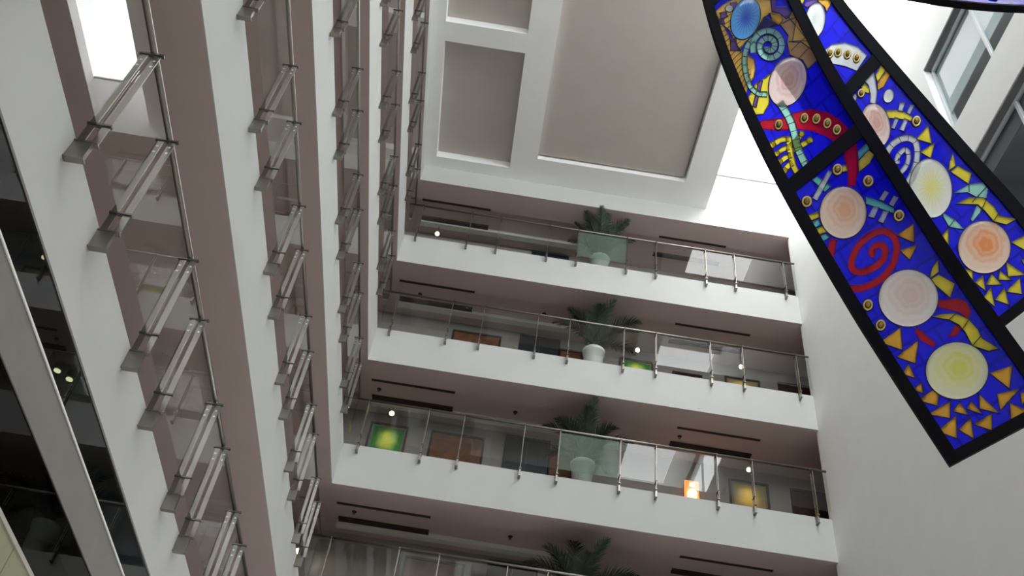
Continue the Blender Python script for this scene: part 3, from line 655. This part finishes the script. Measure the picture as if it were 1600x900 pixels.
FR = Ribbon([((1484, 729), (1660, 635)), ((1387, 579), (1549, 482)), ((1324, 478), (1477, 378)), ((1238, 329), (1375, 221)), ((1180, 217), (1303, 106)), ((1129, 98), (1242, -14)), ((1099, 0), (1203, -115)), ((1080, -100), (1172, -225)), ((1068, -200), (1150, -330))], depth_front)
fr = thing('stained_glass_panel', 'front stained glass ribbon, curved, with round discs and orange triangles at its foot', 'stained glass', FR.flat((1560, 680)), 'hanging stained glass ribbons')
def rooted(root, fn):
    before = set(o.name for o in bpy.data.objects); fn(root)
    for o in [o for o in bpy.data.objects if o.name not in before and o.parent == root]: o.matrix_parent_inverse = Matrix.Translation(-root.location)
def build_front(t):
    P = lambda nm, pts, g, lead=1.0, **k: FR.poly(t, nm, pts, G[g], lead, **k)
    # amber ground of the upper field
    P('amber_piece', c1([(182, 100), (250, 205), (300, 300), (330, 390), (380, 400), (430, 425), (490, 470), (500, 545), (485, 620), (440, 660), (432, 745), (330, 520), (245, 290)]), 'amber')
    P('amber_piece', c1([(182, 98), (250, 40), (330, 0), (620, 0), (630, 95), (690, 115), (610, 110), (560, 140), (500, 260), (420, 330), (380, 398), (340, 330), (300, 240), (240, 190)]), 'amber', off=.010)
    P('brown_piece', c1([(600, 105), (690, 115), (760, 150), (800, 70), (905, 280), (985, 470), (910, 540), (870, 470), (770, 430), (750, 330), (760, 280), (700, 200)]), 'brown', off=.010)
    P('amber_piece', c1([(820, 160), (900, 290), (950, 400), (860, 330), (790, 330)]), 'amber', off=.016)
    P('plum_piece', c1([(620, 0), (665, 0), (650, 60), (740, 60), (775, 100), (740, 150), (690, 105), (630, 90)]), 'purple', off=.014)
    P('orange_piece', c1([(615, 110), (690, 115), (712, 160), (680, 200), (630, 165)]), 'orange', off=.016)
    P('lemon_piece', c1([(432, 790), (500, 660), (555, 625), (625, 570), (600, 700), (610, 815), (560, 895), (485, 900)]), 'yellow')
    P('purple_bar', c1([(480, 835), (505, 840), (555, 635), (530, 635)]), 'purple', off=.017)
    P('purple_piece', c1([(305, 312), (345, 300), (352, 350), (382, 398), (310, 398)]), 'purple', off=.016)
    P('navy_piece', c1([(575, 135), (660, 195), (560, 235), (495, 275)]), 'navy', off=.017)
    for q in ((228, 170), (250, 120), (330, 45)): P('purple_piece', c1([(q[0] - 25, q[1] - 15), (q[0] + 20, q[1] - 25), (q[0] + 30, q[1] + 15), (q[0] - 15, q[1] + 30)]), 'purple', off=.014)
    FR.rondel(t, 'small_rondel', c1([(295, 72)])[0], 6, 5, G['white'], dome=.015)
    for k in range(15):                                               # lead lines across the amber
        a = 190 + k * 36
        FR.band(t, 'lead_line', c1([(200 + k * 15, a), (260 + k * 12, a - 40), (310 + k * 12, a - 78)]), .9, M['lead'], 0, off=.0145)
    for a in ((740, 120, 880, 290), (700, 190, 850, 130), (760, 330, 930, 330), (780, 400, 900, 290), (840, 460, 940, 360)):
        FR.band(t, 'lead_line', c1([(a[0], a[1]), ((a[0] + a[2]) / 2, (a[1] + a[3]) / 2 - 6), (a[2], a[3])]), .9, M['lead'], 0, off=.0175)
    FR.rondel(t, 'rondel', c1([(422, 152)])[0], 22, 33, G['r_blue'], 18)['label'] = 'oval blue rondel'
    # mint spiral and its tail
    sp = []
    for k in range(23):
        a = math.radians(160 + k * 33); r = 28.5 - k * 1.12; sp.append((1199 + r * math.cos(a) * .92 + 2, 73.5 + r * math.sin(a) * .98))
    FR.band(t, 'spiral', sp, 8.4, G['mint'], .8, 5, off=.020)
    FR.band(t, 'mint_stem', c1([(480, 310), (435, 370), (415, 470), (425, 580), (460, 680), (520, 735), (590, 742)]), 7, G['mint'], .9, 3, off=.020)
    FR.rondel(t, 'rondel', c1([(750, 645)])[0], 28, 39.5, G['r_pink'], 20)['label'] = 'oval pearly pink rondel'
    FR.poly(t, 'red_swoosh', c2([(20, 215), (60, 190), (200, 175), (330, 125), (430, 105), (560, 130), (660, 190), (725, 255), (690, 305), (630, 368), (560, 320), (450, 275), (330, 262), (180, 275), (60, 262)]), G['red'], 0)
    FR.band(t, 'mint_stem', c2([(185, 55), (215, 95), (265, 180), (300, 280), (325, 390), (360, 480), (408, 572)]), 11, G['mint'], .9, 3, off=.020)
    for q in ((180, 230), (380, 180), (475, 185), (560, 220), (635, 270)): FR.ring(t, c2([q])[0], 6.4, 8.2, 15)
    for pts, wd in (([(262, 322), (266, 400), (282, 480), (303, 560), (342, 622)], 8.5), ([(132, 385), (190, 350), (258, 335)], 8.5), ([(168, 455), (215, 418), (262, 402)], 7.5), ([(190, 520), (232, 486), (278, 464)], 7.5), ([(226, 588), (256, 548), (292, 524)], 8), ([(276, 396), (326, 346), (362, 300)], 7), ([(292, 424), (356, 390), (424, 350)], 8)):
        FR.band(t, 'lemon_comb', c2(pts), wd, G['yellow'], 1.0, off=.014)
        FR.rondel(t, 'comb_tip', c2([pts[0] if pts[0][0] < 260 else pts[-1]])[0], wd * .62, wd * .62, G['yellow'], 0, .004, .013, .8)
    # lower field
    FR.poly(t, 'red_band', c2([(695, 430), (790, 365), (800, 470), (800, 600), (780, 712), (720, 702), (722, 590), (692, 480)]), G['red'], 0)
    P('teal_piece', c2([(800, 440), (868, 376), (890, 420), (806, 500)]), 'teal'); P('lemon_piece', c2([(805, 515), (885, 428), (926, 462), (890, 530), (808, 597)]), 'yellow')
    P('lemon_piece', c2([(672, 550), (714, 545), (720, 590), (676, 596)]), 'yellow')
    for q in ((640, 580), (880, 670), (400, 830)): FR.ring(t, c2([q])[0], 8, 9, 15)
    P('teal_piece', c2([(440, 655), (482, 630), (592, 710), (542, 752)]), 'teal'); P('white_bar', c2([(568, 585), (600, 600), (482, 822), (444, 802)]), 'white', off=.017)
    FR.rondel(t, 'rondel', c3([(485, 165)])[0], 36.5, 40.5, G['r_peach'], 0)['label'] = 'large round peach rondel'
    P('teal_piece', c3([(660, 40), (760, 72), (882, 130), (884, 172), (800, 140), (664, 96)]), 'teal')
    for p in ([(765, 62), (810, -5), (842, 10), (800, 74)], [(718, 122), (762, 124), (726, 207), (680, 195)], [(842, 100), (880, 35), (916, 50), (876, 117)], [(795, 155), (842, 155), (796, 247), (758, 232)]): P('white_bar', c3(p), 'white', off=.017)
    for q in ((920, 190), (200, 80)): FR.ring(t, c3([q])[0], 8.2, 9, 15)
    for p, g in (([(190, 195), (295, 155), (300, 200), (206, 237)], 'yellow'), ([(215, 245), (300, 215), (314, 262), (240, 287)], 'teal'), ([(245, 300), (330, 270), (356, 314), (266, 347)], 'yellow'), ([(284, 355), (350, 330), (382, 355), (300, 402)], 'teal')): P('striped_piece', c3(p), g)
    FR.band(t, 'spiral', c3([(520, 755), (640, 750), (770, 690), (860, 590), (900, 480), (895, 380), (830, 315), (740, 320), (640, 385), (572, 480), (552, 585), (610, 628), (700, 605), (785, 545), (815, 470), (790, 418), (735, 428), (708, 475), (735, 495)]), 11, G['red'], 0, off=.012)['label'] = 'ruby red spiral'
    FR.band(t, 'red_band', c3([(412, 372), (398, 430), (384, 515)]), 12, G['red'], 0)
    for p in ([(905, 340), (1035, 255), (1040, 397)], [(930, 460), (1065, 415), (1005, 532)]): P('triangle', c3(p), 'orange')
    P('lemon_piece', c3([(1225, 535), (1232, 625), (1160, 682), (1180, 600)]), 'yellow'); P('lemon_piece', c3([(1165, 692), (1230, 648), (1356, 720), (1320, 827)]), 'yellow')
    FR.rondel(t, 'rondel', c4([(695, 333)])[0], 46.5, 44.5, G['r_shell'], 0)['label'] = 'large pale shell pink rondel'
    for q in ((378, 388), (478, 545)): FR.ring(t, c4([q])[0], 8, 9, 15)
    for p in ([(930, 350), (1080, 335), (1150, 360), (1185, 430), (1165, 502), (1090, 440), (1000, 420), (930, 402)], [(750, 558), (800, 590), (918, 690), (890, 712), (790, 660), (750, 602)], [(1060, 540), (1112, 562), (1080, 620), (1000, 642)]): FR.poly(t, 'red_piece', c4(p), G['red'], 0)
    P('lemon_horn', c4([(880, 480), (950, 460), (1065, 455), (1165, 500), (1235, 580), (1270, 650), (1400, 730), (1320, 745), (1195, 705), (1140, 600), (1090, 540), (1010, 500)]), 'yellow', off=.018)
    for a, b in (((1010, 502), (1068, 455)), ((1112, 578), (1168, 502)), ((1195, 706), (1262, 628))): FR.band(t, 'lead_line', c4([a, ((a[0] + b[0]) / 2, (a[1] + b[1]) / 2), b]), 1.2, M['lead'], 0, off=.021)
    for p in ([(475, 675), (635, 560), (650, 737)], [(605, 790), (775, 660), (750, 842)]): P('triangle', c4(p), 'orange')
    FR.rondel(t, 'rondel', (1495, 580), 49, 44.5, G['r_lemon'], 0)['label'] = 'large round pale lemon rondel'
    for p in ([(585, 130), (630, 45), (685, 165)], [(665, 260), (740, 205), (755, 292)], [(710, 350), (830, 265), (885, 310), (870, 392)], [(790, 465), (975, 360), (975, 497)], [(1000, 440), (1055, 365), (1130, 472)], [(1115, 420), (1150, 355), (1245, 467)], [(1215, 300), (1385, 457), (1220, 417)], [(1305, 125), (1490, 65), (1465, 252)], [(1365, 300), (1550, 255), (1390, 432)], [(1470, 370), (1610, 435), (1480, 507)], [(1555, 290), (1640, 290), (1570, 387)], [(875, 605), (1025, 475), (1030, 662)], [(1045, 590), (1145, 495), (1170, 662)], [(1170, 545), (1320, 460), (1320, 597)]): P('triangle', c5(p), 'orange')
    for u in (.06, .94):
        p = FR.flat(FR.at(u, 7.95), 0); bm = new_bm(); tube(bm, [p, (p.x, p.y, ZC + (0.05 if p.x < .13 or p.x > 4.08 else .14))], .008, 8); obj('suspension_cable', bm, M['steel'], t)
    FR.body(t, .10, .885, .16, [(3.14, 3.31), (5.78, 5.95)], 8)
rooted(fr, build_front)
FR.open_overlaps()

BK = Ribbon([((1530, 540), (1672, 430)), ((1465, 435), (1600, 328)), ((1393, 348), (1521, 240)), ((1338, 278), (1456, 166)), ((1273, 191), (1378, 76)), ((1218, 115), (1316, 0)), ((1170, 30), (1262, -80)), ((1130, -65), (1215, -170)), ((1098, -160), (1180, -260))], depth_back)
bk = thing('stained_glass_panel', 'curved stained glass ribbon behind, with a white spiral, cream disc and yellow triangles', 'stained glass', BK.flat((1600, 490)), 'hanging stained glass ribbons')
def build_back(t):
    P = lambda nm, pts, g, lead=1.0, **k: BK.poly(t, nm, pts, G[g], lead, **k)
    P('orange_piece', c1([(985, 0), (1105, 0), (1058, 95), (1045, 60), (1000, 20)]), 'orange'); P('lemon_piece', c1([(835, -5), (890, -5), (862, 42)]), 'yellow'); P('purple_piece', c1([(880, 45), (905, 10), (965, -5), (985, 15), (905, 62)]), 'purple')
    BK.rondel(t, 'rondel', c1([(967, 165)])[0], 15.5, 28, G['r_white'], 8)['label'] = 'oval milky white rondel'
    P('white_arc', c1([(1045, 392), (1100, 350), (1200, 338), (1300, 370), (1372, 436), (1292, 556), (1200, 520), (1100, 500), (1060, 470)]), 'white')
    for q in ((1080, 425), (1145, 415), (1218, 430), (1290, 460)): BK.ring(t, c1([q])[0], 5.4, 7.6, 12)
    P('white_piece', c1([(1340, 622), (1415, 532), (1436, 620), (1452, 720), (1442, 812), (1395, 806), (1400, 740), (1385, 670)]), 'white'); P('lemon_piece', c1([(1440, 590), (1485, 505), (1520, 550), (1455, 642)]), 'yellow'); P('orange_piece', c1([(1455, 650), (1522, 558), (1552, 590), (1502, 680), (1458, 707)]), 'orange')
    P('lemon_piece', c1([(1328, 680), (1355, 650), (1390, 700), (1388, 732), (1340, 720)]), 'yellow'); BK.ring(t, c1([(1325, 735)])[0], 5.6, 7, 12)
    BK.rondel(t, 'small_rondel', c1([(1275, 770)])[0], 3, 5.5, G['white'], 15, .015); BK.rondel(t, 'small_rondel', c1([(1540, 755)])[0], 8, 10.5, G['r_white'], 15, .02)
    BK.rondel(t, 'rondel', c2([(940, 232)])[0], 22, 34, G['r_pink'], -12)['label'] = 'oval pearly pink rondel'
    P('lemon_horn', c7([(285, 230), (380, 228), (450, 248), (506, 288), (490, 317), (420, 300), (310, 292)]), 'yellow')
    for p in ([(400, 168), (442, 168), (422, 238), (385, 230)], [(362, 288), (392, 300), (356, 382), (328, 375)], [(486, 185), (518, 190), (482, 262), (455, 250)], [(438, 298), (468, 310), (432, 400), (396, 388)]): P('white_bar', c7(p), 'white', off=.016)
    BK.ring(t, c7([(537, 322)])[0], 7, 8.6, 12)
    BK.band(t, 'spiral', c7([(285, 590), (330, 520), (400, 470), (470, 458), (528, 490), (545, 570), (535, 660), (505, 750), (455, 850)]), 9.5, G['white'], 1, 5)['label'] = 'outer turn of the white spiral'
    BK.band(t, 'spiral', c7([(400, 748), (450, 690), (473, 620), (462, 563), (430, 556), (388, 600), (375, 648), (400, 650)]), 7.2, G['white'], 1, 6)['label'] = 'inner turn of the white spiral'
    for p in ([(538, 465), (635, 355), (662, 502)], [(570, 575), (690, 495), (656, 622)]): P('triangle', c7(p), 'yellow')
    BK.rondel(t, 'rondel', (1454, 295), 33, 46, G['r_cream'], -6)['label'] = 'large cream rondel with a lemon eye'
    P('lemon_piece', c7([(840, 583), (862, 685), (803, 727), (815, 650)]), 'yellow'); P('lemon_piece', c7([(820, 735), (880, 690), (992, 750), (970, 837)]), 'yellow')
    P('teal_leaf', c8([(395, 152), (480, 105), (560, 94), (587, 130), (580, 182), (520, 172), (470, 147)]), 'mint'); P('lemon_horn', c8([(405, 215), (480, 180), (560, 180), (620, 230), (650, 280), (747, 300), (690, 330), (620, 312), (570, 252), (530, 217), (450, 214)]), 'yellow', off=.018)
    P('teal_leaf', c8([(525, 222), (556, 247), (500, 312), (490, 300)]), 'mint'); P('teal_leaf', c8([(330, 260), (400, 300), (457, 357), (370, 342), (340, 290)]), 'mint')
    for a, b in (((480, 107), (482, 147)), ((578, 120), (497, 206)), ((582, 185), (545, 255)), ((650, 262), (618, 312)), ((400, 302), (370, 342))): BK.band(t, 'lead_line', c8([a, ((a[0] + b[0]) / 2, (a[1] + b[1]) / 2), b]), 1.1, M['lead'], 0, off=.021)
    BK.rondel(t, 'rondel', (1537.5, 387), 41, 41, G['r_orange'], 0)['label'] = 'large round orange rondel'
    for p in ([(720, 430), (830, 375), (830, 492)], [(460, 580), (500, 588), (506, 647)], [(515, 655), (560, 615), (575, 702)], [(575, 670), (610, 608), (665, 667)], [(645, 640), (655, 588), (722, 642)], [(690, 540), (800, 612), (700, 622)], [(565, 737), (605, 680), (627, 792)], [(628, 752), (680, 685), (707, 780)], [(690, 707), (767, 630), (778, 720)], [(778, 530), (830, 515), (812, 590)], [(325, 400), (368, 346), (368, 447)]): P('triangle', c8(p), 'yellow')
    for u in (.06, .94):
        p = BK.flat(BK.at(u, 7.95), 0); bm = new_bm(); tube(bm, [p, (p.x, p.y, ZC + (0.05 if p.x > 4.08 else .14))], .008, 8); obj('suspension_cable', bm, M['steel'], t)
    BK.body(t, .11, .885, .20, [(3.86, 4.04), (6.6, 6.75)], 8)
rooted(bk, build_back)
BK.open_overlaps()
# a third ribbon, only its lower rim reaches into the upper right corner
def depth_third(px, py): return 8.2 + (12 - py) * .006 - (px - 1520) * .0012
TH = Ribbon([((1380, -14), (1690, 12)), ((1385, -60), (1700, -45)), ((1375, -130), (1700, -115)), ((1360, -210), (1690, -200))], depth_third)
TH.at = lambda u, v: ((lambda a, b: (a[0] + (b[0] - a[0]) * u, a[1] + (b[1] - a[1]) * u + 11 * (1 - (2 * u - 1) ** 2)))(catmull(TH.L, v), catmull(TH.R, v)))
th = thing('stained_glass_panel', 'dark blue stained glass ribbon whose lower rim shows in the upper right corner', 'stained glass', TH.flat((1520, 8)), 'hanging stained glass ribbons')
def build_third(t):
    TH.body(t, .06, .94, .075, [(1.5, 1.6)], 3)
    TH.poly(t, 'white_piece', [(1548, -8), (1562, -3), (1556, 1), (1545, -1)], G['white'], .6)
    for u in (.04, .96):
        p = TH.flat(TH.at(u, 2.95), 0); bm = new_bm(); tube(bm, [p, (p.x, p.y, ZC + (.05 if p.x > 4.08 else .14))], .008, 8); obj('suspension_cable', bm, M['steel'], t)
rooted(th, build_third)

# ------------------------------------------------------------------ daylight
w = bpy.data.worlds.new('sky'); sc.world = w; w.use_nodes = True
bg = w.node_tree.nodes['Background']; bg.inputs[0].default_value = (.995, .99, .975, 1); bg.inputs[1].default_value = 12
def portal(name, loc, rot, sx, sy):
    l = bpy.data.lights.new(name, 'AREA'); l.shape = 'RECTANGLE'; l.size = sx; l.size_y = sy; l.cycles.is_portal = True
    o = bpy.data.objects.new(name, l); C.objects.link(o); o.location = loc; o.rotation_euler = rot
portal('skylight_portal', ((XC + XR) / 2, (YF + D) / 2, ZS + .10), (0, 0, 0), XR - XC, D - YF)
portal('window_portal', (XR + .25, (WY0 + WY1) / 2, 20.17), (0, math.radians(90), 0), 2.1, WY1 - WY0)
portal('fill_window_portal', (XR + .35, 13.7, 1.775), (0, math.radians(90), 0), 2.85, 3.4)  # portal of the added low glazing
for i in (5, 6): portal('end_portal', ((XL + XR) / 2, YF - .35, 1.65 + 3.2 * i), (math.radians(90), 0, 0), XR - XL - 1.6, 2.5)
sc.view_settings.view_transform = 'Standard'; sc.view_settings.look = 'None'; sc.view_settings.gamma = 1; sc.view_settings.use_curve_mapping = False
sc.view_settings.exposure = 0.24
